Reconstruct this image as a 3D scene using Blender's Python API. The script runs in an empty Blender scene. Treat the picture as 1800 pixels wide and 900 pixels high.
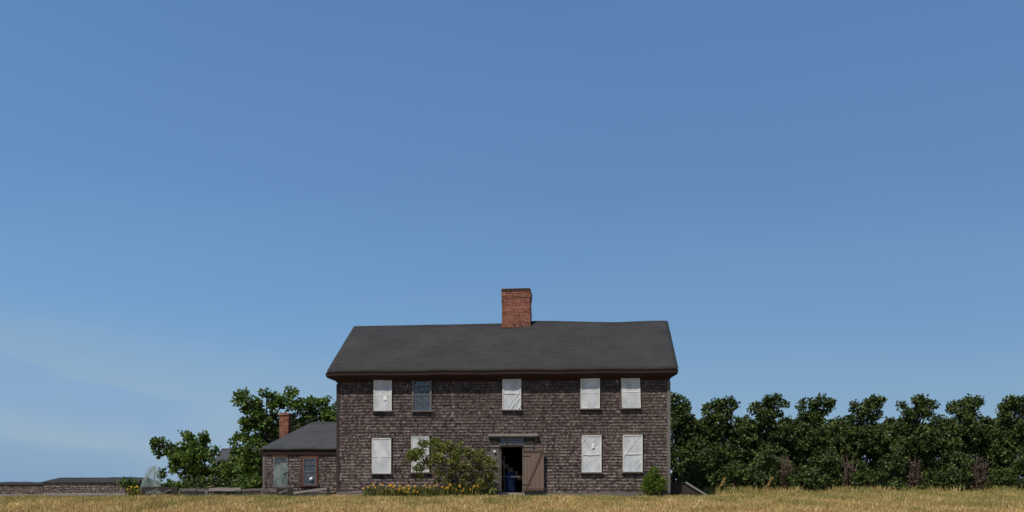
import bpy, math, random
import numpy as np
from mathutils import Vector, Matrix

random.seed(7); RNG = np.random.default_rng(7)
scene = bpy.context.scene
COL = scene.collection
R = math.radians

# ------------------------------------------------------------------ geometry of the place (metres)
F = 1615.0; CX = 900.0; CY = 850.0          # focal length / principal point read off the photograph
EYE = 0.50                                   # eye height over the foot of the house
TH = R(4.28)                                 # the house is turned a little to the viewer
D0 = 43.0
X0 = (885 - CX) / F * D0
SN, CS = math.sin(TH), math.cos(TH)

def W(px, py, Y):                            # a spot in the world at distance Y
    return Vector(((px - CX) / F * Y, Y, EYE - (py - CY) / F * Y))
def H(px, py, v=0.0):                        # a spot on the house plane lying v metres behind the front wall
    t = (px - CX) / F
    Y = (v + X0 * SN + D0 * CS) / (t * SN + CS)
    u = (t * Y - X0) * CS - (Y - D0) * SN
    return u, EYE - (py - CY) / F * Y
def to_world(u, v, z=0.0):
    return Vector((X0 + u * CS + v * SN, D0 - u * SN + v * CS, z))

def smooth(a, b, x):
    t = np.clip((x - a) / (b - a), 0, 1); return t * t * (3 - 2 * t)
def zg(x, y):                                # the lie of the land
    x = np.asarray(x, float); y = np.asarray(y, float)
    z = -1.1 + 0.0245 * np.minimum(y, 39.0)
    z = z + 0.02 * smooth(37, 41, y)
    z = z - 1.9 * smooth(58, 110, y)
    z = z + 0.035 * np.sin(x * 0.45 + 1.3) * np.sin(y * 0.37) + 0.02 * np.sin(x * 1.3 + y * 0.7)
    z = z - 0.22 * (1 - smooth(-12, -8.6, x)) * smooth(40, 46, y)
    z = z + 0.05 * smooth(8, 14, x) * smooth(36, 44, y)
    return z

# ------------------------------------------------------------------ objects
def tag(o, label=None, cat=None, group=None, kind=None):
    if label: o['label'] = label
    if cat: o['category'] = cat
    if group: o['group'] = group
    if kind: o['kind'] = kind
    return o
def empty(name, loc, rz=0.0):
    o = bpy.data.objects.new(name, None); COL.objects.link(o)
    o.location = loc; o.rotation_euler = (0, 0, rz); o.empty_display_size = 0.2
    return o
def link(name, me, parent=None):
    o = bpy.data.objects.new(name, me); COL.objects.link(o)
    if parent is not None: o.parent = parent
    return o

class MB:
    def __init__(s): s.v = []; s.f = []; s.m = []; s.sm = []
    def add(s, vs, fs, mi=0, smooth_=False):
        b = len(s.v); s.v.extend([tuple(p) for p in vs])
        for f in fs: s.f.append([b + i for i in f]); s.m.append(mi); s.sm.append(smooth_)
        return s
    def box(s, x0, x1, y0, y1, z0, z1, mi=0, M=None, taper=0.0):
        vs = [(x0,y0,z0),(x1,y0,z0),(x1,y1,z0),(x0,y1,z0),
              (x0+taper,y0+taper,z1),(x1-taper,y0+taper,z1),(x1-taper,y1-taper,z1),(x0+taper,y1-taper,z1)]
        if M is not None: vs = [M @ Vector(p) for p in vs]
        return s.add(vs, [(0,3,2,1),(4,5,6,7),(0,1,5,4),(1,2,6,5),(2,3,7,6),(3,0,4,7)], mi)
    def bar(s, a, b, w, h, mi=0, up=(0,0,1)):
        a = Vector(a); b = Vector(b); d = (b - a)
        L = d.length; d.normalize(); upv = Vector(up)
        if abs(d.dot(upv)) > .98: upv = Vector((1,0,0))
        sd = d.cross(upv).normalized(); u2 = sd.cross(d).normalized()
        vs = []
        for p in (a, b):
            for sx, sz in ((-1,-1),(1,-1),(1,1),(-1,1)):
                vs.append(p + sd * (w/2*sx) + u2 * (h/2*sz))
        return s.add(vs, [(0,1,2,3),(7,6,5,4),(0,4,5,1),(1,5,6,2),(2,6,7,3),(3,7,4,0)], mi)
    def tube(s, pts, rad, n=7, mi=0):
        pts = [Vector(p) for p in pts]; rings = []
        b = len(s.v)
        for i, p in enumerate(pts):
            d = (pts[min(i+1, len(pts)-1)] - pts[max(i-1, 0)]).normalized()
            ref = Vector((1,0,0)) if abs(d.x) < .8 else Vector((0,1,0))
            a = d.cross(ref).normalized(); c = d.cross(a)
            for k in range(n):
                t = 2*math.pi*k/n
                s.v.append(tuple(p + (a*math.cos(t) + c*math.sin(t)) * rad[i]))
        for i in range(len(pts)-1):
            for k in range(n):
                s.f.append([b+i*n+k, b+i*n+(k+1)%n, b+(i+1)*n+(k+1)%n, b+(i+1)*n+k]); s.m.append(mi); s.sm.append(True)
        s.f.append([b+k for k in range(n)][::-1]); s.m.append(mi); s.sm.append(False)
        s.f.append([b+(len(pts)-1)*n+k for k in range(n)]); s.m.append(mi); s.sm.append(False)
        return s
    def lathe(s, prof, cx=0, cy=0, cz=0, n=20, mi=0):
        b = len(s.v)
        for r, z in prof:
            for k in range(n):
                t = 2*math.pi*k/n; s.v.append((cx+r*math.cos(t), cy+r*math.sin(t), cz+z))
        for i in range(len(prof)-1):
            for k in range(n):
                s.f.append([b+i*n+k, b+i*n+(k+1)%n, b+(i+1)*n+(k+1)%n, b+(i+1)*n+k]); s.m.append(mi); s.sm.append(True)
        s.f.append([b+k for k in range(n)][::-1]); s.m.append(mi); s.sm.append(False)
        s.f.append([b+(len(prof)-1)*n+k for k in range(n)]); s.m.append(mi); s.sm.append(False)
        return s
    def grid_slab(s, P, thick, mi=0, mi_side=None):   # P[i][j] top points -> closed slab
        if mi_side is None: mi_side = mi
        ni, nj = len(P), len(P[0]); b = len(s.v)
        for off in (0, thick):
            for i in range(ni):
                for j in range(nj):
                    x, y, z = P[i][j]; s.v.append((x, y, z - off))
        o2 = ni*nj; idx = lambda i, j, k=0: b + k*o2 + i*nj + j
        for i in range(ni-1):
            for j in range(nj-1):
                s.f.append([idx(i,j), idx(i,j+1), idx(i+1,j+1), idx(i+1,j)]); s.m.append(mi); s.sm.append(True)
                s.f.append([idx(i,j,1), idx(i+1,j,1), idx(i+1,j+1,1), idx(i,j+1,1)]); s.m.append(mi_side); s.sm.append(False)
        for j in range(nj-1):
            s.f.append([idx(0,j), idx(0,j,1), idx(0,j+1,1), idx(0,j+1)]); s.m.append(mi_side); s.sm.append(False)
            s.f.append([idx(ni-1,j), idx(ni-1,j+1), idx(ni-1,j+1,1), idx(ni-1,j,1)]); s.m.append(mi_side); s.sm.append(False)
        for i in range(ni-1):
            s.f.append([idx(i,0), idx(i+1,0), idx(i+1,0,1), idx(i,0,1)]); s.m.append(mi_side); s.sm.append(False)
            s.f.append([idx(i,nj-1), idx(i,nj-1,1), idx(i+1,nj-1,1), idx(i+1,nj-1)]); s.m.append(mi_side); s.sm.append(False)
        return s
    def build(s, name, mats, parent=None, recalc=True):
        me = bpy.data.meshes.new(name)
        me.from_pydata(s.v, [], s.f)
        if not isinstance(mats, (list, tuple)): mats = [mats]
        for m in mats: me.materials.append(m)
        me.polygons.foreach_set('material_index', s.m)
        me.polygons.foreach_set('use_smooth', s.sm)
        if recalc:
            import bmesh
            bm = bmesh.new(); bm.from_mesh(me)
            bmesh.ops.recalc_face_normals(bm, faces=bm.faces)
            bm.to_mesh(me); bm.free()
        me.update()
        return link(name, me, parent)

def quads(name, V, mat, parent=None):            # V: (N,4,3) loose quads
    V = np.asarray(V, np.float32); n = len(V)
    me = bpy.data.meshes.new(name)
    me.vertices.add(n*4); me.vertices.foreach_set('co', V.reshape(-1))
    me.loops.add(n*4); me.loops.foreach_set('vertex_index', np.arange(n*4, dtype=np.int32))
    me.polygons.add(n)
    me.polygons.foreach_set('loop_start', np.arange(0, n*4, 4, dtype=np.int32))
    me.materials.append(mat)
    me.update(calc_edges=True); me.validate()
    return link(name, me, parent)

# ------------------------------------------------------------------ materials
class NT:
    def __init__(s, name, rough=.85, spec=.3):
        s.mat = bpy.data.materials.new(name); s.mat.use_nodes = True
        s.t = s.mat.node_tree; s.b = s.t.nodes['Principled BSDF']; s.out = s.t.nodes['Material Output']
        s.b.inputs['Roughness'].default_value = rough
        s.b.inputs['Specular IOR Level'].default_value = spec
    def n(s, typ, **kw):
        o = s.t.nodes.new(typ)
        for k, v in kw.items():
            if k.startswith('_'): setattr(o, k[1:], v)
            else: o.inputs[k.replace('__', ' ')].default_value = v
        return o
    def l(s, a, b): s.t.links.new(a, b)
    def coord(s, scale=(1,1,1), rot=(0,0,0)):
        tc = s.n('ShaderNodeTexCoord'); mp = s.n('ShaderNodeMapping')
        mp.inputs['Scale'].default_value = scale; mp.inputs['Rotation'].default_value = rot
        s.l(tc.outputs['Object'], mp.inputs['Vector']); return mp.outputs['Vector']
    def noise(s, vec, scale, detail=4, rough=.6):
        k = s.n('ShaderNodeTexNoise', Scale=scale, Detail=detail, Roughness=rough); s.l(vec, k.inputs['Vector'])
        return k.outputs['Fac']
    def ramp(s, fac, stops):
        k = s.n('ShaderNodeValToRGB'); e = k.color_ramp.elements
        while len(e) < len(stops): e.new(.5)
        for q, (p, c) in zip(e, stops):
            q.position = p; q.color = (*c, 1) if len(c) == 3 else c
        s.l(fac, k.inputs['Fac']); return k.outputs['Color']
    def mix(s, fac, a, b, mode='MIX'):
        k = s.n('ShaderNodeMix', _data_type='RGBA', _blend_type=mode)
        for sock, val in ((k.inputs[0], fac), (k.inputs[6], a), (k.inputs[7], b)):
            if isinstance(val, (int, float)): sock.default_value = val
            elif isinstance(val, tuple): sock.default_value = (*val, 1)
            else: s.l(val, sock)
        return k.outputs[2]
    def math(s, op, a, b=0.0):
        k = s.n('ShaderNodeMath', _operation=op)
        for sock, val in ((k.inputs[0], a), (k.inputs[1], b)):
            if isinstance(val, (int, float)): sock.default_value = val
            else: s.l(val, sock)
        return k.outputs[0]
    def island(s): return s.n('ShaderNodeNewGeometry').outputs['Random Per Island']
    def base(s, c):
        if isinstance(c, tuple): s.b.inputs['Base Color'].default_value = (*c, 1)
        else: s.l(c, s.b.inputs['Base Color'])
    def bump(s, h, strength=.5, dist=.02):
        k = s.n('ShaderNodeBump', Strength=strength, Distance=dist); s.l(h, k.inputs['Height'])
        s.l(k.outputs['Normal'], s.b.inputs['Normal'])

def m_wood(name, dark, light, scale=(1.5,1.5,14), rough=.85, ns=2.0):
    m = NT(name, rough)
    g = m.noise(m.coord(scale), ns, 6, .65)
    c = m.ramp(g, [(.3, dark), (.7, light)])
    w = m.noise(m.coord(), 1.1, 3)
    m.base(m.mix(m.math('MULTIPLY', w, .5), c, tuple(x*.5 for x in dark)))
    m.bump(g, .35, .01); return m.mat

def m_shingle(name='weathered_shingle', gain=1.0):
    m = NT(name, .9, .2)
    r = m.island()
    c = m.ramp(r, [(0, (.048,.034,.029)), (.25, (.068,.050,.043)), (.65, (.090,.068,.060)), (.9, (.118,.092,.083)), (.98, (.16,.13,.118)), (1, (.26,.22,.20))])
    tc = m.n('ShaderNodeTexCoord'); sep = m.n('ShaderNodeSeparateXYZ'); m.l(tc.outputs['Object'], sep.inputs[0])
    grain = m.noise(m.coord((30,30,3)), 2.0, 4)
    c = m.mix(.55, c, m.ramp(grain, [(.25, (.25,.25,.25)), (.75, (1.5,1.5,1.5))]), 'MULTIPLY')
    big = m.noise(m.coord((.6,.6,.9)), 1.3, 5)
    c = m.mix(.9, c, m.ramp(big, [(.3, (.46,.43,.41)), (.52, (.88,.86,.84)), (.74, (1.4,1.3,1.24))]), 'MULTIPLY')
    # bleached butts, stronger low on the wall
    streak = m.noise(m.coord((.8,.8,12)), 1.6, 5, .7)
    low = m.n('ShaderNodeMapRange'); low.inputs[1].default_value = 5.2; low.inputs[2].default_value = 1.0
    low.inputs[3].default_value = .35; low.inputs[4].default_value = 1.0
    m.l(sep.outputs['Z'], low.inputs[0])
    butt = m.math('FRACT', m.math('DIVIDE', m.math('SUBTRACT', sep.outputs['Z'], .08), .142))
    bt = m.ramp(butt, [(.0, (1,1,1)), (.35, (.75,.75,.75)), (.6, (.0,.0,.0)), (.97, (0,0,0)), (1, (1,1,1))])
    sf = m.mix(1.0, m.ramp(streak, [(.42, (0,0,0)), (.56, (1,1,1))]), bt, 'MULTIPLY')
    fac = m.math('MULTIPLY', m.math('MULTIPLY', sf, low.outputs[0]), m.ramp(m.math('FRACT', m.math('MULTIPLY', r, 37.3)), [(.25, (.05,.05,.05)), (.75, (1,1,1))]))
    fl = m.noise(m.coord((1,1,1)), 11, 3, .7)
    c = m.mix(m.math('MULTIPLY', m.ramp(fl, [(.56,(0,0,0)), (.66,(1,1,1))]), low.outputs[0]), c, (.25,.205,.19))
    c = m.mix(fac, c, (.37,.305,.275))
    if gain != 1.0: c = m.mix(1.0, c, (gain, gain*.97, gain*.95), 'MULTIPLY')
    m.base(c); m.bump(grain, .4, .008); return m.mat

def m_brick(name='old_brick', yaw=0):
    m = NT(name, .9, .2)
    tc = m.n('ShaderNodeTexCoord'); sep = m.n('ShaderNodeSeparateXYZ'); m.l(tc.outputs['Object'], sep.inputs[0])
    cmb = m.n('ShaderNodeCombineXYZ'); m.l(m.math('ADD', sep.outputs['X'], sep.outputs['Y']), cmb.inputs[0]); m.l(sep.outputs['Z'], cmb.inputs[1])
    k = m.n('ShaderNodeTexBrick', Scale=1.0, Mortar__Size=.009, Brick__Width=.215, Row__Height=.075, Bias=-.1)
    k.inputs['Color1'].default_value = (.13,.032,.020,1); k.inputs['Color2'].default_value = (.24,.065,.036,1); k.inputs['Mortar'].default_value = (.27,.15,.11,1)
    m.l(cmb.outputs[0], k.inputs['Vector'])
    big = m.noise(m.coord(), 2.3, 5)
    c = m.mix(.85, k.outputs['Color'], m.ramp(big, [(.3,(.35,.3,.3)), (.5,(1,1,1)), (.72,(1.5,1.5,1.4))]), 'MULTIPLY')
    fine = m.noise(m.coord(), 14, 3)
    c = m.mix(m.ramp(fine, [(.53,(0,0,0)), (.64,(.85,.85,.85))]), c, (.42,.23,.15))
    m.base(c); m.bump(m.math('ADD', k.outputs['Fac'], fine), -.5, .012); return m.mat

def m_roof(name, c0, c1):
    m = NT(name, .95, .15)
    a = m.noise(m.coord(), .55, 5, .6); b = m.noise(m.coord(), 22, 3, .7); s_ = m.noise(m.coord((.25,2.2,2.2)), 2.0, 4, .6)
    c = m.ramp(a, [(.35, c0), (.65, c1)])
    c = m.mix(.6, c, m.ramp(b, [(.3,(.6,.6,.6)), (.7,(1.4,1.4,1.4))]), 'MULTIPLY')
    c = m.mix(.5, c, m.ramp(s_, [(.3,(.88,.88,.88)), (.7,(1.12,1.12,1.11))]), 'MULTIPLY')
    # shingle tabs
    k = m.n('ShaderNodeTexBrick', Scale=1.0, Mortar__Size=.010, Brick__Width=.33, Row__Height=.13)
    k.inputs['Color1'].default_value = (.88,.88,.88,1); k.inputs['Color2'].default_value = (1.08,1.08,1.08,1); k.inputs['Mortar'].default_value = (.7,.7,.7,1)
    m.l(m.coord(), k.inputs['Vector'])
    c = m.mix(1.0, c, k.outputs['Color'], 'MULTIPLY')
    m.base(c); m.bump(b, .3, .01); return m.mat

def m_leaf(name, dark, mid, light, trans=.25, ns=.8):
    m = NT(name, .6, .25)
    r = m.island(); big = m.noise(m.coord(), ns, 3)
    f = m.math('ADD', m.math('MULTIPLY', r, .6), m.math('MULTIPLY', big, .5))
    c = m.ramp(f, [(.15, dark), (.5, mid), (.9, light)])
    m.base(c)
    tr = m.n('ShaderNodeBsdfTranslucent'); m.l(m.mix(.5, c, (.9,1.0,.35), 'MULTIPLY'), tr.inputs['Color'])
    mx = m.n('ShaderNodeMixShader'); mx.inputs[0].default_value = trans
    m.l(m.b.outputs[0], mx.inputs[1]); m.l(tr.outputs[0], mx.inputs[2]); m.l(mx.outputs[0], m.out.inputs['Surface'])
    return m.mat

def m_plain(name, col, rough=.7, spec=.3, var=.35, scale=3.0, metal=0):
    m = NT(name, rough, spec); m.b.inputs['Metallic'].default_value = metal
    g = m.noise(m.coord(), scale, 5, .65)
    m.base(m.ramp(g, [(.3, tuple(x*(1-var) for x in col)), (.7, tuple(min(1, x*(1+var)) for x in col))]))
    m.bump(g, .2, .01); return m.mat

def m_sheet(name, c0, c1, clear=.2):
    m = NT(name, .38, .45)
    a = m.noise(m.coord((1,1,.6)), 3.0, 4)
    m.base(m.ramp(a, [(.3, c0), (.7, c1)]))
    f = m.noise(m.coord((1,1,.5), (0,.7,0)), 9, 4); m.bump(f, .25, .01)
    tr = m.n('ShaderNodeBsdfTransparent'); mx = m.n('ShaderNodeMixShader')
    m.l(m.ramp(a, [(.3, (clear*1.5,)*3), (.7, (clear*.5,)*3)]), mx.inputs[0])
    m.l(m.b.outputs[0], mx.inputs[1]); m.l(tr.outputs[0], mx.inputs[2]); m.l(mx.outputs[0], m.out.inputs['Surface'])
    return m.mat

def m_glass(name, col=(.02,.03,.045)):
    m = NT(name, .12, .8); m.base(col); m.b.inputs['Coat Weight'].default_value = .3
    m.bump(m.noise(m.coord(), 3.0, 2), .12, .02); return m.mat

def m_grass(name):
    m = NT(name, .8, .15)
    r = m.island(); p = m.noise(m.coord((1,.28,1)), .7, 5, .65); q = m.noise(m.coord((1,.35,1)), 2.0, 3)
    tc = m.n('ShaderNodeTexCoord'); sep = m.n('ShaderNodeSeparateXYZ'); m.l(tc.outputs['Object'], sep.inputs[0])
    far = m.n('ShaderNodeMapRange'); far.inputs[1].default_value = 28; far.inputs[2].default_value = 40; far.inputs[3].default_value = -.06; far.inputs[4].default_value = .07
    m.l(sep.outputs['Y'], far.inputs[0]); p = m.math('ADD', p, far.outputs[0]); q = m.math('SUBTRACT', q, far.outputs[0])
    gold = m.ramp(r, [(0,(.33,.21,.075)), (.35,(.57,.39,.14)), (.7,(.72,.52,.21)), (1,(.85,.69,.35))])
    green = m.ramp(r, [(0,(.13,.15,.035)), (1,(.36,.34,.10))])
    rust = m.ramp(r, [(0,(.30,.145,.06)), (1,(.56,.31,.12))])
    c = m.mix(m.ramp(p, [(.44,(0,0,0)), (.62,(.85,.85,.85))]), gold, green)
    c = m.mix(m.ramp(q, [(.5,(0,0,0)), (.7,(.6,.6,.6))]), c, rust)
    m.base(c)
    tr = m.n('ShaderNodeBsdfTranslucent'); m.l(c, tr.inputs['Color'])
    mx = m.n('ShaderNodeMixShader'); mx.inputs[0].default_value = .25
    m.l(m.b.outputs[0], mx.inputs[1]); m.l(tr.outputs[0], mx.inputs[2]); m.l(mx.outputs[0], m.out.inputs['Surface'])
    return m.mat

M = {}
M['shingle'] = m_shingle()
M['shedshingle'] = m_shingle('pale_shed_shingle', 1.25)
M['sheath'] = m_plain('dark_sheathing', (.035,.027,.025))
M['brick'] = m_brick()
M['capbrick'] = m_plain('lichen_brick', (.085,.042,.026), .9, .2, .5, 9)
M['roof'] = m_roof('asphalt_roof', (.043,.0415,.0415), (.055,.0525,.052))
M['roof2'] = m_roof('grey_wing_roof', (.058,.061,.064), (.078,.080,.083))
M['trim'] = m_wood('red_brown_trim', (.022,.011,.010), (.046,.022,.018))
M['redtrim'] = m_wood('faded_red_trim', (.085,.030,.020), (.155,.060,.040))
M['greywood'] = m_wood('weathered_grey_wood', (.10,.085,.075), (.26,.23,.205))
M['darkwood'] = m_wood('dark_weathered_wood', (.030,.024,.021), (.075,.060,.052))
M['casing'] = m_wood('window_casing', (.13,.11,.10), (.26,.225,.205))
M['door'] = m_wood('door_boards', (.155,.108,.080), (.235,.168,.130), (22,2,1.6), .85, 1.5)
M['doorb'] = m_wood('door_brace', (.085,.050,.036), (.145,.090,.066), (3,3,3))
M['paleboard'] = m_wood('bleached_board', (.20,.175,.155), (.42,.38,.345))
M['cream'] = m_plain('cream_sash_paint', (.74,.71,.62), .6, .3, .15)
M['greysash'] = m_plain('grey_sash_paint', (.13,.14,.145), .6, .3, .2)
M['sheet'] = m_sheet('window_plastic', (.62,.64,.65), (.80,.80,.79), .20)
M['greensheet'] = m_sheet('green_tinted_plastic', (.17,.22,.19), (.33,.39,.345), .42)
M['glass'] = m_glass('dark_pane', (.045,.062,.085))  # blue-grey base colour carries part of the sky reflection
M['blueglass'] = m_glass('blue_pane', (.02,.045,.10))
M['paper'] = m_plain('white_paper', (.85,.85,.83), .7, .2, .05)
M['stone'] = m_plain('pale_stone', (.30,.27,.24), .9, .2, .5, 5)
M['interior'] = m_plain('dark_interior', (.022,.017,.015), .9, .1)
M['stair'] = m_plain('stair_wood', (.34,.23,.15), .8, .2)  # colour paled to stand in for light in the dark hall
M['drum'] = m_plain('blue_plastic', (.02,.07,.20), .45, .4, .2)
M['bark'] = m_wood('tree_bark', (.045,.034,.026), (.12,.095,.075), (6,6,1.5))
M['brownbark'] = m_wood('brown_bark', (.055,.036,.026), (.14,.095,.075), (6,6,1.5))
M['leaf_left'] = m_leaf('bright_tree_leaves', (.024,.046,.009), (.090,.145,.026), (.21,.29,.07), .38, 1.2)
M['leaf_right'] = m_leaf('shaded_tree_leaves', (.009,.016,.004), (.052,.082,.017), (.165,.21,.06), .28, 1.3)  # low albedo: the row's partial shade is put into the leaf colour
M['leaf_shrub'] = m_leaf('shrub_leaves', (.014,.025,.006), (.062,.090,.022), (.165,.20,.065), .28)
M['leaf_bush'] = m_leaf('olive_bush_leaves', (.035,.048,.010), (.155,.180,.036), (.36,.37,.10), .38, 2.2)
M['leaf_ever'] = m_leaf('light_green_needles', (.05,.085,.015), (.13,.20,.03), (.24,.31,.06), .35)
M['leaf_dead'] = m_leaf('brown_dry_leaves', (.04,.022,.014), (.10,.06,.042), (.19,.12,.09), .1)
M['leaf_flower'] = m_leaf('flower_plant_leaves', (.05,.065,.014), (.13,.14,.032), (.27,.24,.07))
M['petal'] = m_leaf('orange_petals', (.55,.23,.02), (.72,.38,.03), (.82,.54,.07), .2)
M['grass'] = m_grass('dry_grass')

# ------------------------------------------------------------------ ground (one sheet to the horizon)
xs = np.concatenate([-np.geomspace(6000, 60, 14), np.linspace(-55, 55, 111), np.geomspace(60, 6000, 14)])
ys = np.concatenate([[-200, -40, -10], np.linspace(0, 70, 141), np.geomspace(72, 9000, 26)])
gx, gy = np.meshgrid(xs, ys); gz = zg(gx, gy)
mb = MB(); nx, ny = len(xs), len(ys)
mb.v = list(zip(gx.ravel().tolist(), gy.ravel().tolist(), gz.ravel().tolist()))
for j in range(ny-1):
    for i in range(nx-1):
        mb.f.append([j*nx+i, j*nx+i+1, (j+1)*nx+i+1, (j+1)*nx+i]); mb.m.append(0); mb.sm.append(True)
def m_ground():
    m = NT('field_soil', .95, .1)
    p = m.noise(m.coord((1,.45,1)), .55, 4, .6); q = m.noise(m.coord(), 7, 5, .7)
    c = m.ramp(q, [(.3,(.16,.10,.04)), (.5,(.33,.225,.085)), (.75,(.46,.33,.14))])
    c = m.mix(m.ramp(p, [(.50,(0,0,0)), (.66,(.8,.8,.8))]), c, (.13,.13,.04))
    m.base(c); m.bump(q, .8, .05); return m.mat
tag(mb.build('field', m_ground(), recalc=False), kind='structure')

# ------------------------------------------------------------------ grass
def blades(x, y, h, w, lean=.45):
    n = len(x); z = zg(x, y)
    a = RNG.uniform(0, 2*np.pi, n); ca, sa = np.cos(a), np.sin(a)      # blade facing
    b = RNG.uniform(0, 2*np.pi, n); l = np.abs(RNG.normal(0, lean, n)) * h
    dx, dy = np.cos(b)*l, np.sin(b)*l
    base = np.stack([x, y, z-.03], 1); sd = np.stack([ca*w/2, sa*w/2, np.zeros(n)], 1)
    mid = base + np.stack([dx*.35, dy*.35, h*.6], 1); tip = base + np.stack([dx, dy, h], 1)
    q1 = np.stack([base-sd, base+sd, mid+sd*.8, mid-sd*.8], 1)
    q2 = np.stack([mid-sd*.8, mid+sd*.8, tip+sd*.15, tip-sd*.15], 1)
    return np.concatenate([q1, q2])
def patch(n, px0, px1, y0, y1, h0, h1, w):
    y = RNG.uniform(y0, y1, n); px = RNG.uniform(px0, px1, n); x = (px - CX)/F*y
    # leave the buildings free
    lu = (x - X0)*CS - (y - D0)*SN; lv = (x - X0)*SN + (y - D0)*CS
    keep = ~((lu > -12.6) & (lu < 8.1) & (lv > -.12) & (lv < 10.5))
    x, y = x[keep], y[keep]
    clump = .5 + .5*np.sin(x*2.1 + 3*np.sin(y*.9)) * np.sin(y*1.7 + 2*np.sin(x*.8))
    h = (h0 + (h1-h0)*(clump*.6 + .4*RNG.random(len(x)))) * RNG.uniform(.55, 1.2, len(x))
    return x, y, h, np.full(len(x), w)*RNG.uniform(.6, 1.4, len(x))
G = []
G.append(blades(*patch(95000, -140, 1940, 24, 38, .10, .24, .022)))
G.append(blades(*patch(52000, -140, 1940, 37, 42.6, .06, .20, .022)))
G.append(blades(*patch(22000, -140, 600, 42.4, 58, .05, .15, .03)))
G.append(blades(*patch(30000, 1176, 1940, 42.4, 55, .06, .20, .028)))
G.append(blades(*patch(5000, 1236, 1940, 46, 52, .12, .36, .03), lean=.3))
# tufts that stand a little higher along the crest on the right
for k in range(46):
    c = RNG.uniform(1240, 1900); y0 = RNG.uniform(47, 53)
    n = 70; x = (c-CX)/F*y0 + RNG.normal(0, .22, n); y = y0 + RNG.normal(0, .22, n)
    G.append(blades(x, y, RNG.uniform(.2, .55, n), np.full(n, .03), lean=.35))
GV = np.concatenate(G)
tag(quads('grass', GV, M['grass']), 'tall dry golden grass with green and rusty patches covering the field', 'grass', kind='stuff')

# ------------------------------------------------------------------ farmhouse
HB = empty('farmhouse', (X0, D0, 0), -TH)
tag(HB, 'two storey brown shingled farmhouse with red brick chimney, open plank door and low wing', 'house')
uL, _ = H(593, 760); uR, _ = H(1177, 760)
DEP = 9.4; VR = 4.7; OV = .50
ZE = H(885, 648, -OV)[1]                  # top of roof at the eave
ZR = H(885, 568.5, VR)[1]                 # ridge
ZW = ZE - .36                             # top of the front wall
Z0 = -.32                                 # foot (below ground)
dL, dTop = H(879.5, 784); dR, _ = H(920, 784); dBot = H(900, 865)[1]

def shingle_face(mb, a0, a1, z0, z1, place, hole=None, gable=None, e=.142, seed=1):
    """courses of single shingles on a wall; place(a, out, z) gives the point"""
    rg = random.Random(seed); k = 0; z = z0
    while z < z1:
        a = a0 - rg.uniform(0, .1)
        sag = rg.uniform(-.006, .006)
        while a < a1:
            w = rg.uniform(.05, .13); b0 = max(a, a0); b1 = min(a + w - .006, a1); a += w
            if b1 - b0 < .02: continue
            segs = [(b0, b1)]
            if hole and z + e > hole[2] and z < hole[3] - .02:
                ns = []
                for s0, s1 in segs:
                    if s1 <= hole[0] or s0 >= hole[1]: ns.append((s0, s1))
                    else:
                        if s0 < hole[0]: ns.append((s0, hole[0]))
                        if s1 > hole[1]: ns.append((hole[1], s1))
                segs = ns
            zb = z + sag + rg.uniform(-.012, .012); zt = min(z + e*1.25, z1 + .02)
            th = rg.uniform(.018, .036); wob = rg.uniform(-.006, .006)
            if rg.random() < .012: continue
            for s0, s1 in segs:
                if gable and z + e > gable(.5*(s0+s1)): continue
                if s1 - s0 < .015: continue
                vs = [place(s0, th, zb), place(s1, th, zb+wob), place(s1, .004, zt), place(s0, .004, zt),
                      place(s0, -.002, zb), place(s1, -.002, zb+wob)]
                mb.add(vs, [(0,1,2,3), (0,4,5,1), (0,3,4), (1,5,2)], 0)
        z += e; k += 1

# front wall
wb = MB()
wb.box(uL, dL, 0, .14, Z0, ZW, 1); wb.box(dR, uR, 0, .14, Z0, ZW, 1)
wb.box(dL, dR, 0, .14, dTop, ZW, 1); wb.box(dL, dR, 0, .14, Z0, dBot, 1)
shingle_face(wb, uL, uR, .08, ZW, lambda a, o, z: (a, -o, z), hole=(dL-.02, dR+.02, dBot, dTop), seed=3)
wb.build('wall', [M['shingle'], M['sheath']], HB, recalc=False)
# gable walls and back wall
gz_ = lambda v: ZW + (ZR - .16 - ZW) * (1 - abs(v - VR)/VR) if 0 <= v <= DEP else 0
for side, u in ((-1, uL), (1, uR)):
    b = MB(); x0, x1 = (u + .002, u + .14) if side < 0 else (u - .14, u - .002)
    pts = [(0.142, Z0), (DEP-.142, Z0), (DEP-.142, gz_(DEP-.142)), (VR, gz_(VR)), (.142, gz_(.142))]
    vs = [(x0, v, z) for v, z in pts] + [(x1, v, z) for v, z in pts]; n = 5
    b.add(vs, [tuple(range(n)), tuple(range(2*n-1, n-1, -1))] + [(i, (i+1)%n, (i+1)%n+n, i+n) for i in range(n)], 1)
    shingle_face(b, 0.02, DEP-.02, .08, ZR, lambda a, o, z, u=u, side=side: (u + side*o, a, z), gable=gz_, e=.15, seed=11+side)
    b.build('wall', [M['shingle'], M['sheath']], HB, recalc=False)
b = MB(); b.box(uL, uR, DEP-.14, DEP, Z0, ZW, 1)
shingle_face(b, uL, uR, .08, ZW, lambda a, o, z: (a, DEP + o, z), e=.2, seed=21)
b.build('wall', [M['shingle'], M['sheath']], HB, recalc=False)
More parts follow.
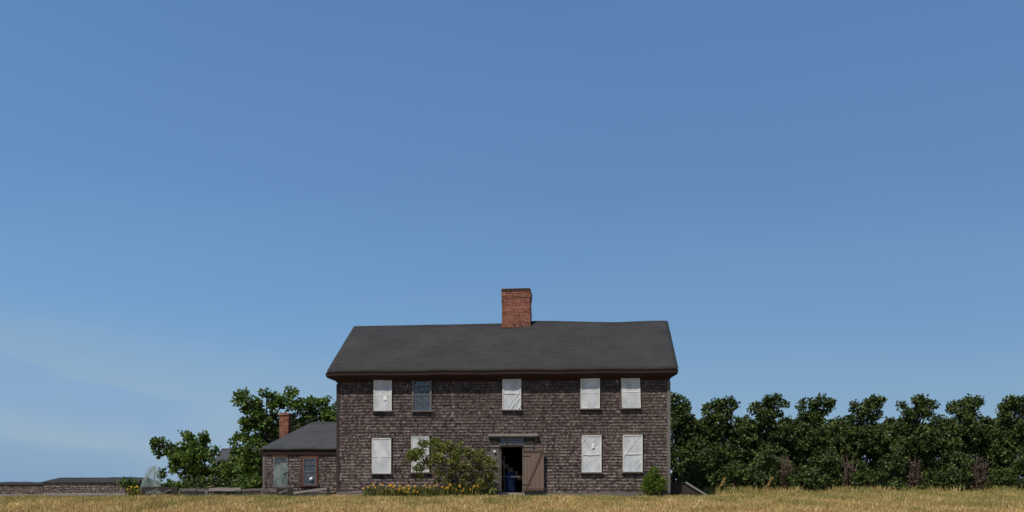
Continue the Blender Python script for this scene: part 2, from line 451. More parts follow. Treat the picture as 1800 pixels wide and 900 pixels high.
# foundation sill along the foot of the wall
rg = random.Random(5)
for s0, s1 in ((uL-.03, dL-.13), (dR+.11, uR+.03)):
    b = MB(); a = s0
    while a < s1:
        a1 = min(a + rg.uniform(.9, 2.4), s1); b.box(a, a1, -.055 - rg.uniform(0, .012), -.003, -.08 + rg.uniform(-.01,.01), .085 + rg.uniform(-.02,.02)); a = a1
    b.build('sill_board', M['greywood'], HB)
b = MB(); P = []; nu = 160
for zz in (-.34, -.22, -.12, -.083): P.append([(uL-.02 + (uR-uL+.04)*k/nu, -.06 - rg.uniform(0, .07), zz) for k in range(nu+1)])
for j in range(3):
    for k in range(nu): b.add([P[j][k], P[j][k+1], P[j+1][k+1], P[j+1][k]], [(0,1,2,3)])
b.build('foundation', M['stone'], HB, recalc=False)
# corner boards
for nm, u0, u1 in (('corner_board', uL-.035, uL+.09), ('corner_board', uR-.12, uR+.035)):
    b = MB(); b.box(u0, u1, -.045, .10, .0, ZW-.25); b.build(nm, M['darkwood'] if u0 < 0 else M['casing'], HB)

# roof: two slopes with a slightly uneven ridge and eave
eL = H(575, 653, -OV)[0]; eR = H(1192, 645, -OV)[0]; rL = H(622, 571, VR)[0]; rR = H(1174, 566, VR)[0]
def ridge_off(u):                        # hand-worn ridge line
    ks = [(rL, -.05), (-2.5, -.02), (0.1, .00), (1.3, .10), (2.2, .09), (4.0, .02), (5.4, -.02), (6.8, .02), (rR-.12, .035), (rR, .0)]
    return float(np.interp(u, [k[0] for k in ks], [k[1] for k in ks]))
def slope(front):
    P = []
    ni, nj = 13, 72
    for i in range(ni):
        t = i/(ni-1); row = []
        for j in range(nj):
            s = j/(nj-1); l = eL + (rL-eL)*t; r_ = eR + (rR-eR)*t
            u = l + (r_-l)*s
            v = -OV + (VR+OV)*t
            z = ZE + (ZR-ZE)*t + ridge_off(u)*t*t
            z += (1-t)*(.012*math.sin(u*1.7) + .006*math.sin(u*4.1+1)) - .03*math.sin(math.pi*t)*math.sin(math.pi*s)**2 + .002*math.sin(u*2.2+t*5)
            if not front: v = 2*VR - v
            row.append((u, v, z))
        P.append(row)
    return P
b = MB(); b.grid_slab(slope(True), .085, 0, 1); b.grid_slab([r_[::-1] for r_ in slope(False)], .085, 0, 1)
# ridge cap
pr = []
sl = slope(True)[-1]
for (u, v, z) in sl: pr.append(((u, v-.13, z-.075), (u, v, z+.012), (u, v+.13, z-.075)))
for i in range(len(pr)-1):
    b.add([*pr[i], *pr[i+1]], [(0,1,4,3), (1,2,5,4)], 0)
roof = b.build('roof', [M['roof'], M['darkwood']], HB, recalc=True)
# boxed cornice with mitred ends, front and back
def cornice(front, prof, mat, name, label=None):
    b = MB(); n = len(prof); vs = []
    nseg = 24
    for k in range(nseg+1):
        for (v, z) in prof:
            l = uL + v*.92; r_ = uR - v*.74; u = l + (r_-l)*k/nseg
            zz = z + .010*math.sin(u*1.7) + .005*math.sin(u*4.1+1)
            vs.append((u, v if front else DEP - v, zz))
    fs = []
    for k in range(nseg):
        for i in range(n): fs.append((k*n+i, k*n+(i+1)%n, (k+1)*n+(i+1)%n, (k+1)*n+i))
    fs += [tuple(range(n))[::-1], tuple(nseg*n+i for i in range(n))]
    b.add(vs, fs, 0); o = b.build(name, mat, HB); return o
zc = ZE - .10
profile = [(-OV+.03, zc), (-OV+.03, zc-.15), (-OV+.06, zc-.17), (-OV+.08, zc-.23), (-.12, zc-.34), (-.065, zc-.35), (-.06, zc-.41), (.0, zc-.41), (.0, zc+.20)]
cornice(True, profile, M['trim'], 'cornice'); cornice(False, profile, M['trim'], 'cornice')
# rake boards under the gable overhangs
for side, ue, ur in ((-1, eL, rL), (1, eR, rR)):
    b = MB()
    for fr in (True, False):
        vv = lambda v: v if fr else 2*VR - v
        b.bar((ue - side*.13, vv(-OV+.08), ZE-.20), (ur - side*.07, vv(VR-.01), ZR-.20), .05, .20)
    b.build('rake_board', M['trim'], HB)

# main chimney
cl, _ = H(882.5, 540, VR-.55); cr, _ = H(932.5, 540, VR-.55); ct = H(908, 507, VR-.55)[1]
b = MB()
def rough_stack(b, l, r_, v0, v1, z0, z1, n, mi=0, lean=0.0):
    prev = None
    for k in range(n+1):
        t = k/n; j = lambda: rg.uniform(-.012, .012); o = lean*t
        ring = [(l+o+j(), v0+j(), z0+(z1-z0)*t), (r_+o+j(), v0+j(), z0+(z1-z0)*t), (r_+o+j(), v1+j(), z0+(z1-z0)*t), (l+o+j(), v1+j(), z0+(z1-z0)*t)]
        if prev: b.add(prev + ring, [(i, (i+1)%4, (i+1)%4+4, i+4) for i in range(4)], mi)
        prev = ring
    b.add(prev, [(0,1,2,3)], mi)
rough_stack(b, cl, cr, VR-.55, VR+.75, ZR-1.0, ct-.46, 12, lean=-.02)
ch = b.build('chimney', M['brick'], HB)
b = MB(); rough_stack(b, cl-.03, cr+.015, VR-.575, VR+.775, ct-.47, ct-.10, 4); b.build('corbel', M['brick'], ch)
b = MB(); rough_stack(b, cl-.038, cr+.012, VR-.585, VR+.785, ct-.16, ct-.05, 2)
rough_stack(b, cl-.02, cr-.03, VR-.56, VR+.74, ct-.05, ct+.0, 1)
b.build('chimney_cap', M['capbrick'], ch)
b = MB(); b.box(cl-.04, cr+.04, VR-.63, VR-.56, ZR-.72, ZR-.34); b.build('flashing', M['darkwood'], ch)

# ---------------- windows
def sheet_mesh(u0, u1, z0, z1, v, creases, seed, bow=.01, nu=40, nz=64, edge=.0):
    rg = np.random.default_rng(seed)
    uu = np.linspace(0, 1, nu); zz = np.linspace(0, 1, nz); U, Z = np.meshgrid(uu, zz)
    d = bow*np.sin(np.pi*U)*np.sin(np.pi*Z)
    for (a, c, wd, am) in creases:
        ang = R(a); s_ = (U*(u1-u0)*math.sin(ang) - Z*(z1-z0)*math.cos(ang)) - c
        along = U*(u1-u0)*math.cos(ang) + Z*(z1-z0)*math.sin(ang)
        env = .35 + .65*np.exp(-((along-.9)/.7)**2)
        d += am*env*np.exp(-(s_/wd)**2)
    d += .004*np.sin(U*9+Z*4+seed) * np.sin(Z*7+U*3)
    du = edge*.5*np.sin(Z*11+seed)*(.01/.01)*(2*np.abs(U-.5))
    verts = np.stack([u0+(u1-u0)*U+du, v-d, z0+(z1-z0)*Z], -1).reshape(-1,3)
    b = MB(); b.v = [tuple(map(float, p)) for p in verts]
    for j in range(nz-1):
        for i in range(nu-1):
            b.f.append([j*nu+i, j*nu+i+1, (j+1)*nu+i+1, (j+1)*nu+i]); b.m.append(0); b.sm.append(True)
    return b
def crease_set(n, seed, ang=55, amp=.02, lo=-1.2, hi=.6):
    rg = random.Random(seed)
    return [(ang + rg.uniform(-12, 12), rg.uniform(lo, hi), rg.uniform(.010, .026), rg.choice((1, 1, -.7))*rg.uniform(.4, 1)*amp) for _ in range(n)]

def window(px, py, label, sheet=None, creases=(), note=None, tilt=0.0, pane='glass', sash='cream', trim='casing', root=HB, v=0.0, lights=(3, 2), head=True, wide=.0, proud=.085):
    (p0, p1), (q0, q1) = px, py
    u0, z1 = H(p0, q0, v); u1, z0 = H(p1, q1, v)
    f = .055 + wide; pr = proud; b = MB()
    b.box(u0-f, u0, v-pr, v-.001, z0, z1); b.box(u1, u1+f, v-pr, v-.001, z0, z1)
    b.box(u0-f, u1+f, v-pr, v-.001, z1, z1+f)
    win = b.build('window', M[trim], root); win['label'] = label
    b = MB(); b.box(u0-f-.05, u1+f+.05, v-pr-.06, v-.003, z0-.055, z0-.002); b.build('sill', M['redtrim' if trim == 'redtrim' else 'greywood'], win)
    if head:
        b = MB(); b.box(u0-f-.05, u1+f+.05, v-pr-.035, v-.003, z1+f+.002, z1+f+.04); b.build('head_board', M['greywood'], win)
    b = MB(); b.box(u0+.001, u1-.001, v-.022, v-.012, z0+.001, z1-.001); b.build('pane', M[pane], win)
    zm = (z0+z1)/2 - .02; s = .045; b = MB()
    for (a, c, vv) in ((z0, zm, v-.045), (zm, z1, v-.062)):
        w0, w1 = u0+.002, u1-.002
        b.box(w0, w0+s, vv, v-.0235, a+.002, c); b.box(w1-s, w1, vv, v-.0235, a+.002, c)
        b.box(w0+s, w1-s, vv, v-.0235, a+.002, a+s); b.box(w0+s, w1-s, vv, v-.0235, c-s, c-.001)
        for k in range(1, lights[0]):
            x = w0+s + (w1-w0-2*s)*k/lights[0]; b.box(x-.009, x+.009, vv+.006, v-.0235, a+s, c-s)
        for k in range(1, lights[1]):
            x = a+s + (c-a-2*s)*k/lights[1]; b.box(w0+s, w1-s, vv+.008, v-.0235, x-.009, x+.009)
    b.build('sash', M[sash], win)
    if sheet:
        sb = sheet_mesh(u0-.02, u1+.02, z0-.03, z1+.02, v-pr-.008, creases, hash(label) % 97, bow=-.022 if sheet == 'slack' else .004)
        if tilt:
            zc_ = z1; sb.v = [(x + tilt*(zc_ - z)/(z1-z0), y, z) for x, y, z in sb.v]
        so = sb.build('plastic_sheet', M['sheet'], win, recalc=False)
        b = MB(); sv = v-pr-.022                       # battens that hold the sheet
        b.bar((u0-.02, sv, z1+.015), (u1+.02, sv, z1+.015), .016, .045)
        b.bar((u0-.02+tilt, sv, z0-.02), (u1+.02+tilt, sv, z0-.02), .016, .05)
        b.bar((u0-.015, sv, z1+.0), (u0-.015+tilt, sv, z0-.004), .016, .036); b.bar((u1+.015, sv, z1+.0), (u1+.015+tilt, sv, z0-.004), .016, .036)
        b.bar((u0-.01+tilt*.5, sv+.006, zm), (u1+.01+tilt*.5, sv+.006, zm), .014, .034)
        b.build('batten', M['cream'], win)
    if note:
        (a0, a1), (c0, c1) = note
        x0, y1_ = H(a0, c0, v-pr-.03); x1, y0_ = H(a1, c1, v-pr-.03)
        b = MB(); b.add([(x0, v-pr-.034, y0_), (x1, v-pr-.030, y0_+.01), (x1, v-pr-.034, y1_), (x0, v-pr-.030, y1_), (x0, v-pr-.026, y0_), (x1, v-pr-.022, y0_+.01), (x1, v-pr-.026, y1_), (x0, v-pr-.022, y1_)],
                        [(0,1,2,3), (7,6,5,4), (0,4,5,1), (1,5,6,2), (2,6,7,3), (3,7,4,0)]); b.build('note', M['paper'], win)
    return win

window((659,688), (667,722), 'upper window with white plastic sheet, leftmost of the upper row', 'tight', crease_set(4, 1, 40, .008), note=((674,680), (696,704)), head=False)
window((727,757), (667,722), 'uncovered upper window with dark panes and grey sash', None, sash='greysash', head=False)
window((885,915), (662,720), 'upper window above the door with slack wrinkled plastic', 'slack', crease_set(11, 2, 58, .03), head=False)
window((1022,1053), (661,718), 'upper window with smooth white plastic, second from the right', 'tight', crease_set(3, 3, 70, .008), head=False)
window((1093,1123), (660,717), 'rightmost upper window with white plastic hanging askew', 'tight', crease_set(3, 4, 30, .008), tilt=.05, head=False)
window((656,687), (772,832), 'lower left window with smooth white plastic', 'tight', crease_set(2, 5, 85, .006))
window((725,754), (769,830), 'lower window with white plastic behind the rambling bush', 'tight', crease_set(3, 6, 60, .01))
window((1024,1056), (767,830), 'lower window with wrinkled plastic and a white note', 'slack', crease_set(10, 7, 52, .022), note=((1040,1045), (779,788)))
window((1096,1128), (766,829), 'lower right window with wrinkled plastic', 'slack', crease_set(10, 8, 55, .022))

# ---------------- doorway
def hb(b, p0, p1, q0, q1, v0, v1, mi=0):
    u0, z1 = H(p0, q0, v0); u1, z0 = H(p1, q1, v0); b.box(u0, u1, v0, v1, z0, z1, mi)
ds = MB(); hb(ds, 879.2, 920.8, 766.5, 769.8, -.05, -.001); hb(ds, 879.2, 920.8, 781.8, 784.6, -.07, -.001)
hb(ds, 862, 879, 766.5, 781.8, -.06, -.001); hb(ds, 921, 940, 766.5, 781.8, -.06, -.001)
hb(ds, 864, 875, 769, 780, -.085, -.0612); hb(ds, 925, 937, 768, 781, -.085, -.0612)
ds = ds.build('door_surround', M['darkwood'], HB)
b = MB(); hb(b, 862, 878.3, 786, 865, -.07, -.001); hb(b, 865, 875.5, 790, 862, -.095, -.0712); hb(b, 861, 879.3, 782, 785.8, -.11, -.001)
b.build('pilaster', M['greywood'], ds)
b = MB(); hb(b, 921.2, 938, 786, 865, -.045, -.001); hb(b, 920.5, 939, 782, 785.8, -.08, -.001); b.build('pilaster', M['casing'], ds)
b = MB(); hb(b, 858, 946, 763, 766.2, -.22, -.001); hb(b, 861, 943, 766.4, 768.5, -.15, -.0865)
b.build('door_cornice', M['paleboard'], ds)
b = MB(); hb(b, 879.25, 920.75, 769.85, 770.6, -.051, -.0012); hb(b, 879.25, 920.75, 781.0, 781.75, -.051, -.0012)
for p in (879.3, 886.5, 894.6, 898.6, 906.0, 913.3, 919): hb(b, p, p+1.6, 770, 781.6, -.049, -.001)
tr = b.build('transom', M['casing'], ds)
b = MB(); hb(b, 880.0, 920.0, 769.9, 781.7, -.022, -.0015); b.build('pane', M['blueglass'], tr)
b = MB(); x, z = H(869.8, 794.5, -.1); b.lathe([(.012,-.05), (.05,-.03), (.06,.02), (.03,.06), (.012,.075)], x, -.13, z, 12)
b.box(x-.02, x+.02, -.12, -.0955, z-.015, z+.015)
b.build('door_lamp', M['cream'], ds)
# door frame in the opening
b = MB(); b.box(dL, dL+.045, -.02, .138, dBot, dTop-.001); b.box(dR-.045, dR, -.02, .138, dBot, dTop-.001)
b.box(dL+.0455, dR-.0455, -.02, .138, dTop-.05, dTop-.001); b.build('door_frame', M['greywood'], ds)
# the plank door, swung right back towards the wall
dw = H(957, 800, -.15)[0] - H(920.5, 800, -.15)[0]; dh = H(920, 790, -.1)[1] - H(920, 863, -.1)[1]
zb = H(920, 863.5, -.1)[1]
ang = R(-7.5)                                              # hinge at the right jamb
hin = Matrix.Translation((dR+.01, -.10, zb)) @ Matrix.Rotation(ang, 4, 'Z')
b = MB(); nb = 5
for k in range(nb):
    w = dw/nb; b.box(k*w+.003, (k+1)*w-.003, -.02+rg.uniform(-.002,.002), .012, rg.uniform(0,.012), dh-rg.uniform(0,.012), 0, hin)
dr = b.build('door', M['door'], HB); dr['label'] = 'brown plank door swung open against the wall'
b = MB()
def dbar(b, x0, z0, x1, z1, w):
    p = [hin @ Vector((x, -.032, z)) for x, z in ((x0, z0), (x1, z1))]
    b.bar(p[0], p[1], .022, w, 0)
dbar(b, .14, .13, dw-.07, dh-.13, .085); b.build('brace', M['doorb'], dr)
for z in (dh-.07, .07):
    b = MB(); dbar(b, .0, z, dw, z, .11); b.build('batten', M['doorb'], dr)
b = MB()
for z in (.30, dh-.30):
    b = MB(); p = [hin @ Vector((x, -.026, z)) for x in (-.03, .34)]; b.bar(p[0], p[1], .008, .045)
    b.build('hinge', M['darkwood'], dr)
# doorstep
b = MB(); b.box(dL-.12, dR+.10, -.62, -.062, -.25, dBot-.03, 0, None, .02); b.build('doorstep', M['stone'], HB)
# interior
b = MB(); b.box(dL-3, dR+3, .142, 4.4, dBot-.12, dBot-.02); b.build('floor', M['stair'], HB)
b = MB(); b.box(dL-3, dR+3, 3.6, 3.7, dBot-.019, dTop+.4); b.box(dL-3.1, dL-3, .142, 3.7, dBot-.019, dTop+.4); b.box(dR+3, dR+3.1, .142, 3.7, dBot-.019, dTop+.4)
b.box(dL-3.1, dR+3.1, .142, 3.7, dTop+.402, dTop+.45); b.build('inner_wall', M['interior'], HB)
b = MB()
for k in range(9):
    x = dR + .55 - k*.23; z = dBot + k*.19; b.box(x-.25, x, 1.5, 2.5, z, z+.19)
    b.box(x-.27, x+.01, 1.47, 2.5, z+.191, z+.22)
b.build('staircase', M['stair'], HB)
b = MB(); z = H(900, 838, .6)[1]; b.box(dL-.3, dR-.2, .6, .65, z-.03, z+.03); x = H(886, 838, .6)[0]; b.box(x-.025, x+.025, .655, .70, dBot-.018, z+1.0)
b.build('handrail', M['greywood'], HB)
px = H(896, 850, 1.1)[0]
t = empty('plastic_drum', to_world(px, 1.15, dBot-.018), -TH); tag(t, 'blue plastic drum standing in the dark hallway inside the open door', 'drum')
b = MB(); b.lathe([(.26,0), (.28,.02), (.28,.28), (.295,.30), (.28,.32), (.28,.60), (.295,.62), (.28,.64), (.28,.86), (.25,.9)], n=24); b.build('body', M['drum'], t)
b = MB(); b.lathe([(.262,.902), (.27,.91), (.27,.94), (.22,.945)], n=24); b.build('lid', M['drum'], t)

# ---------------- wing on the left
V1 = 1.6; WD = 5.0
wl, _ = H(463, 830, V1); wr = uL - .06
we = H(520, 788.5, V1-.16)[1]; wz = H(570, 741, V1+WD/2)[1]
b = MB(); b.box(wl, wr, V1, V1+.12, Z0, we-.05, 1)
shingle_face(b, wl, wr, .05, we-.10, lambda a, o, z: (a, V1-o, z), e=.13, seed=31)
b.build('wall', [M['shingle'], M['sheath']], HB, recalc=False)['label'] = 'low shingled front wall of the side wing'
b = MB(); b.box(wl, wl+.12, V1+.121, V1+WD, Z0, we-.05, 1)
shingle_face(b, V1, V1+WD, .05, we-.10, lambda a, o, z: (wl-o, a, z), e=.13, seed=32)
b.build('wall', [M['shingle'], M['sheath']], HB, recalc=False)
b = MB(); b.box(wl+.121, wr, V1+WD-.12, V1+WD, Z0, we-.05); b.build('wall', M['sheath'], HB)
hx = H(549, 742, V1+WD/2)[0]; o = .14
def lerp3(a, c, t): return tuple(a[i] + (c[i]-a[i])*t for i in range(3))
def quad_grid(A, B, Cc, Dd, ni=6, nj=12):        # A,B eave ends; D,C ridge ends
    P = []
    for i in range(ni):
        t = i/(ni-1); l = lerp3(A, Dd, t); r_ = lerp3(B, Cc, t)
        P.append([tuple(np.array(lerp3(l, r_, j/(nj-1))) + np.array((0, 0, .008*math.sin(j*1.3+i)))) for j in range(nj)])
    return P
b = MB(); E1 = (wl-o, V1-.16, we); E2 = (wr, V1-.16, we); E3 = (wr, V1+WD+.16, we); E4 = (wl-o, V1+WD+.16, we)
R1 = (hx, V1+WD/2, wz); R2 = (wr, V1+WD/2, wz)
b.grid_slab(quad_grid(E1, E2, R2, R1), .05, 0, 1); b.grid_slab(quad_grid(E3, E4, R1, R2), .05, 0, 1)
R1b = (hx-.002, V1+WD/2, wz); b.grid_slab(quad_grid(E4, E1, R1b, R1b, 6, 8), .05, 0, 1)
b.build('roof', [M['roof2'], M['darkwood']], HB)['label'] = 'grey hipped roof of the low side wing'
b = MB(); b.box(wl-.05, wr, V1-.09, V1-.03, we-.30, we-.075); b.box(wl-.09, wl-.03, V1-.029, V1+WD, we-.30, we-.075); b.build('fascia', M['trim'], HB)
b = MB(); b.box(wl-.03, wl+.09, V1-.04, V1+.06, 0, we-.31); b.build('corner_board', M['greywood'], HB)
window((533.5,556), (805,853), 'wing window framed in faded red paint', None, trim='redtrim', root=HB, v=V1, sash='greysash', lights=(2,2), wide=.06, head=False, proud=.06)
w1 = window((483,505), (804,855), 'wing window half covered by torn green plastic', None, trim='casing', root=HB, v=V1, sash='greysash', lights=(2,2), head=False, proud=.05)
b = MB(); 
u0, z1 = H(482, 803, V1); u1, _ = H(506, 803, V1); b.box(u0, u1, V1-.085, V1-.0515, z1+.001, z1+.06); b.build('head_board', M['redtrim'], w1)
poly = [(481,855.5),(480,834),(482,820),(486,815),(490,817),(495,812),(499,815),(503,813),(507,828),(498,834),(504,841),(504,855.5)]
cen = (493, 836)
b = MB(); pv = []
for k, (p, q) in enumerate(poly): u, z = H(p, q, V1-.13); pv.append((u, V1-.085-.012*math.sin(k*1.9), z))
u, z = H(*cen, V1-.13); b.add(pv + [(u, V1-.10, z)], [(i, (i+1) % len(pv), len(pv)) for i in range(len(pv))], 0)
b.build('plastic_sheet', M['greensheet'], w1, recalc=False)
x, z = H(547.5, 842, V1-.03)
b = MB(); b.lathe([(.03,-.085), (.07,-.05), (.09,0), (.07,.05), (.03,.085)], x, V1-.075, z, 14); 
t = b.build('white_ball', M['paper']); t.parent = None  # plain white ball at the red framed window
me = t.data; t.location = (X0, D0, 0); t.rotation_euler = (0, 0, -TH)
tag(t, 'small round white ball on the sill of the red framed wing window', 'ball')
# wing chimney
cx0 = H(491, 750, V1+1.9)[0]; cx1 = H(507, 750, V1+1.9)[0]; ctz = H(498, 726, V1+1.9)[1]
b = MB(); rough_stack(b, cx0, cx1, V1+1.9, V1+2.45, we+.2, ctz-.1, 10)
c2 = b.build('chimney', M['brick'], HB); c2['label'] = 'slim brick chimney on the wing roof'
b = MB(); rough_stack(b, cx0-.03, cx1+.03, V1+1.87, V1+2.48, ctz-.102, ctz, 2); b.build('chimney_cap', M['brick'], c2)

# ------------------------------------------------------------------ cellar bulkhead on the right end
bu0 = uR + .05; bu1 = H(1206, 848, .9)[0]; bu2 = H(1241, 866, .9)[0]; bz = H(1206, 847, .9)[1]
t = empty('cellar_bulkhead', to_world(bu0, .9, -.15), -TH); tag(t, 'sloping weathered cellar hatch against the right end of the house', 'cellar hatch')
b = MB(); a1 = bu1-bu0; a2 = bu2-bu0; hz = bz + .15
pr_ = [(0,-.2), (a2,-.2), (a2,.06), (a1,hz-.06), (0,hz-.06)]
b.add([(x, 0, z) for x, z in pr_] + [(x, 1.5, z) for x, z in pr_], [(0,1,2,3,4), (9,8,7,6,5)] + [(i, (i+1)%5, (i+1)%5+5, i+5) for i in range(5)], 0)
b.build('cheek_wall', M['darkwood'], t)
b = MB(); b.bar((a1-.02, -.03, hz-.02), (a2+.05, -.03, .08), .09, .085); b.build('edge_board', M['paleboard'], t)
b = MB()
for k in range(5): b.bar((a1, .12+k*.28, hz-.03), (a2, .12+k*.28, .085), .26, .04)
b.build('hatch_door', M['greywood'], t)
b = MB(); b.box(-.0, a1+.02, -.05, 1.5, hz-.058, hz-.02); b.build('top_board', M['darkwood'], t)

# ------------------------------------------------------------------ low weathered fence on the left
FY = 44.6
def fp(px, py): return W(px, py, FY)
fo = fp(415, 870); t = empty('low_fence', fo); tag(t, 'low weathered plank and lattice fence left of the house and across the wing', 'fence')
def rel(p): return Vector(p) - fo
def frail(pa, pb, w, mat, nm='rail', y=0.0):
    b = MB(); a = rel(fp(*pa)) + Vector((0, y, 0)); c = rel(fp(*pb)) + Vector((0, y, 0))
    n = max(2, int((c-a).length/.5)); pts = [a.lerp(c, k/n) + Vector((0, rg.uniform(-.01,.01), rg.uniform(-.012,.012))) for k in range(n+1)]
    for k in range(n): b.bar(pts[k], pts[k+1] + (pts[k+1]-pts[k])*.004, .05, w*rg.uniform(.85, 1.1))
    return b.build(nm, mat, t)
frail((250,859), (312,858.5), .17, M['darkwood']); frail((316,860.5), (372,862), .15, M['greywood']); frail((368,860.5), (424,859.8), .17, M['paleboard'], y=-.05); frail((420,861.5), (464,860.5), .13, M['greywood']); frail((462,861.5), (486,861), .15, M['greywood'])
frail((484,859), (515,859), .12, M['darkwood']); frail((516,866.5), (584,857.5), .11, M['paleboard'])
frail((316,866), (462,866.5), .06, M['darkwood'], y=.03)
for p, w, q, mt in ((251,.14,857,'darkwood'), (308,.26,856,'darkwood'), (345,.13,861,'darkwood'), (363,.16,859,'greywood'), (395,.22,861,'darkwood'), (440,.2,861,'darkwood'), (461,.13,858,'greywood'), (488,.10,858,'darkwood'), (510,.24,856.5,'darkwood'), (577,.15,857,'darkwood')):
    b = MB(); c = rel(fp(p, q)); b.box(c.x-w/2, c.x+w/2, -.035+rg.uniform(-.01,.01), .075, -.45, c.z, 0, None, .006); b.build('post', M[mt], t)
for a, c in (((258,868), (278,859)), ((280,869), (302,860)), ((490,868), (506,860))):
    b = MB(); b.bar(rel(fp(*a)) + Vector((0,-.04,0)), rel(fp(*c)) + Vector((0,-.04,0)), .03, .07); b.build('brace', M['greywood'], t)
for (p0, p1, q0, q1) in ((252,306,860,873), (314,362,863,873), (364,460,863,873), (462,508,862,873), (512,584,864,874)):
    b = MB(); a = rel(fp(p0, q1)); c = rel(fp(p1, q0)); hh = c.z - a.z; x = a.x - hh
    while x < c.x:
        for s_ in (1, -1):
            xa, xb = (x, x+hh) if s_ > 0 else (x+hh, x); za, zb_ = a.z, c.z
            lo, hi = min(xa, xb), max(xa, xb)
            if hi <= a.x or lo >= c.x: continue
            def cut(X): return za + (zb_-za)*(X-xa)/(xb-xa)
            xs0, xs1 = max(lo, a.x), min(hi, c.x)
            b.bar((xs0, .02 + .012*s_, cut(xs0)), (xs1, .02+.012*s_, cut(xs1)), .008, .022)
        x += .105
    b.build('lattice', M['greywood'], t)

# pale green translucent cover beyond the fence end
t = empty('plastic_screen', W(263, 868, 47)); tag(t, 'pale green plastic sheet stretched over poles at the left end of the fence', 'cover')
def rp(p, q, dy): return W(p, q, 47) - W(263, 868, 47) + Vector((0, dy, 0))
b = MB(); front = [rp(246,868,-.10), rp(249,850,-.08), rp(261,823,-.03), rp(271,818,0), rp(280,826,-.02), rp(283,845,-.06), rp(284,868,-.1)]
back = [p + Vector((0, .10, 0)) for p in front]
b.add(front + back + [rp(266,846,-.10)], [(0,1,14), (1,2,14), (2,3,14), (3,4,14), (4,5,14), (5,6,14), (6,0,14)] + [(i, i+7, i+8, i+1) for i in range(6)], 0)
b.build('sheet', M['greensheet'], t, recalc=False)
b = MB()
for p in (rp(271,819.5,.03), rp(250,850,.03)): b.tube([Vector((p.x, p.y, -.3)), p], [.03, .025])
b.bar(rp(271,819.5,.03), rp(250,850,.03), .04, .04); b.build('frame', M['greywood'], t)

# ------------------------------------------------------------------ low sheds far left
def shed(name, p0, p1, q_top, q_eave, q_foot, Y, depth, label, hipl):
    s_ = Y/F; base = W((p0+p1)/2, CY, Y); base.z = float(zg(base.x, Y)); t = empty(name, base); tag(t, label, 'shed', 'low sheds beyond the field on the far left')
    x0 = W(p0, 0, Y).x - base.x; x1 = W(p1, 0, Y).x - base.x
    ze = W(0, q_eave, Y).z - base.z; zf = W(0, q_foot, Y).z - base.z; zt = W(0, q_top, Y+depth/2).z - base.z
    b = MB(); b.box(x0, x1, 0, depth, -.5, ze-.03, 1)
    shingle_face(b, x0, x1, zf+.06, ze-.03, lambda a, o, z: (a, -o, z), e=.13, seed=int(p1))
    b.build('wall', [M['shedshingle'], M['sheath']], t, recalc=False)
    b = MB(); b.box(x0-.03, x1+.03, -.10, -.001, zf-.12, zf+.05); b.build('sill_board', M['paleboard'], t)
    b = MB()
    A, B, Cc, Dd = (x0-.15, -.08, ze), (x1+.15, -.08, ze), (x1+.15, depth/2, zt), (x0-.15+hipl, depth/2, zt)
    P = quad_grid(A, B, Cc, Dd, 5, 30); P = [[(x, y, z + .03*math.sin(x*1.1)*i/4) for (x, y, z) in r_] for i, r_ in enumerate(P)]
    b.grid_slab(P, .08)
    P = quad_grid((x1+.15, depth+.2, ze), (x0-.15, depth+.2, ze), Dd, Cc, 5, 30); b.grid_slab(P, .08)
    if hipl: b.grid_slab(quad_grid((x0-.15, depth+.2, ze), A, Dd, (Dd[0]+.002, Dd[1], Dd[2]), 5, 6), .08)
    b.build('roof', M['roof'], t)
shed('long_shed', -120, 76, 847.5, 850.5, 870, 64, 2.6, 'lower dark roofed shingled shed at the left edge of the field', 0)
shed('long_shed', 77, 240, 839.5, 847.5, 868, 61.5, 3.2, 'slightly taller shingled shed with grey roof, beside the orange flowers', .45)

# ------------------------------------------------------------------ grey roofed house behind the left trees
Y = 72; base = W(408, CY, Y); base.z = float(zg(base.x, Y))
t = empty('grey_roofed_house', base); tag(t, 'grey roofed house mostly hidden behind the trees on the left', 'house')
x0, x1 = W(377, 0, Y).x - base.x, W(446, 0, Y).x - base.x; zt = W(0, 786, Y).z - base.z; ze = zt - 1.5
b = MB(); b.box(x0, x1, 0, 5, -.3, ze); b.build('wall', M['darkwood'], t)
b = MB(); b.grid_slab(quad_grid((x0-.2,-.3,ze), (x1+.2,-.3,ze), (x1+.2,2.5,zt), (x0-.2,2.5,zt)), .1); b.grid_slab(quad_grid((x1+.2,5.3,ze), (x0-.2,5.3,ze), (x0-.2,2.5,zt), (x1+.2,2.5,zt)), .1)
b.build('roof', M['roof2'], t)
zl = W(0, 820, Y-2).z - base.z
b = MB(); b.grid_slab(quad_grid((x0+.6,-2.6,zl-.75), (x1-.7,-2.6,zl-.75), (x1-.9,-.35,zl), (x0+.9,-.35,zl)), .08)
b.build('porch_roof', M['roof2'], t)
for x in (x0+.8, x1-.9):
    b = MB(); b.box(x-.06, x+.06, -2.4, -2.28, -.3, zl-.86); b.build('porch_post', M['greywood'], t)
b = MB(); b.box((x0+x1)/2-.4, (x0+x1)/2+.4, -.05, -.001, 1.0, 2.2); b.build('window', M['glass'], t)

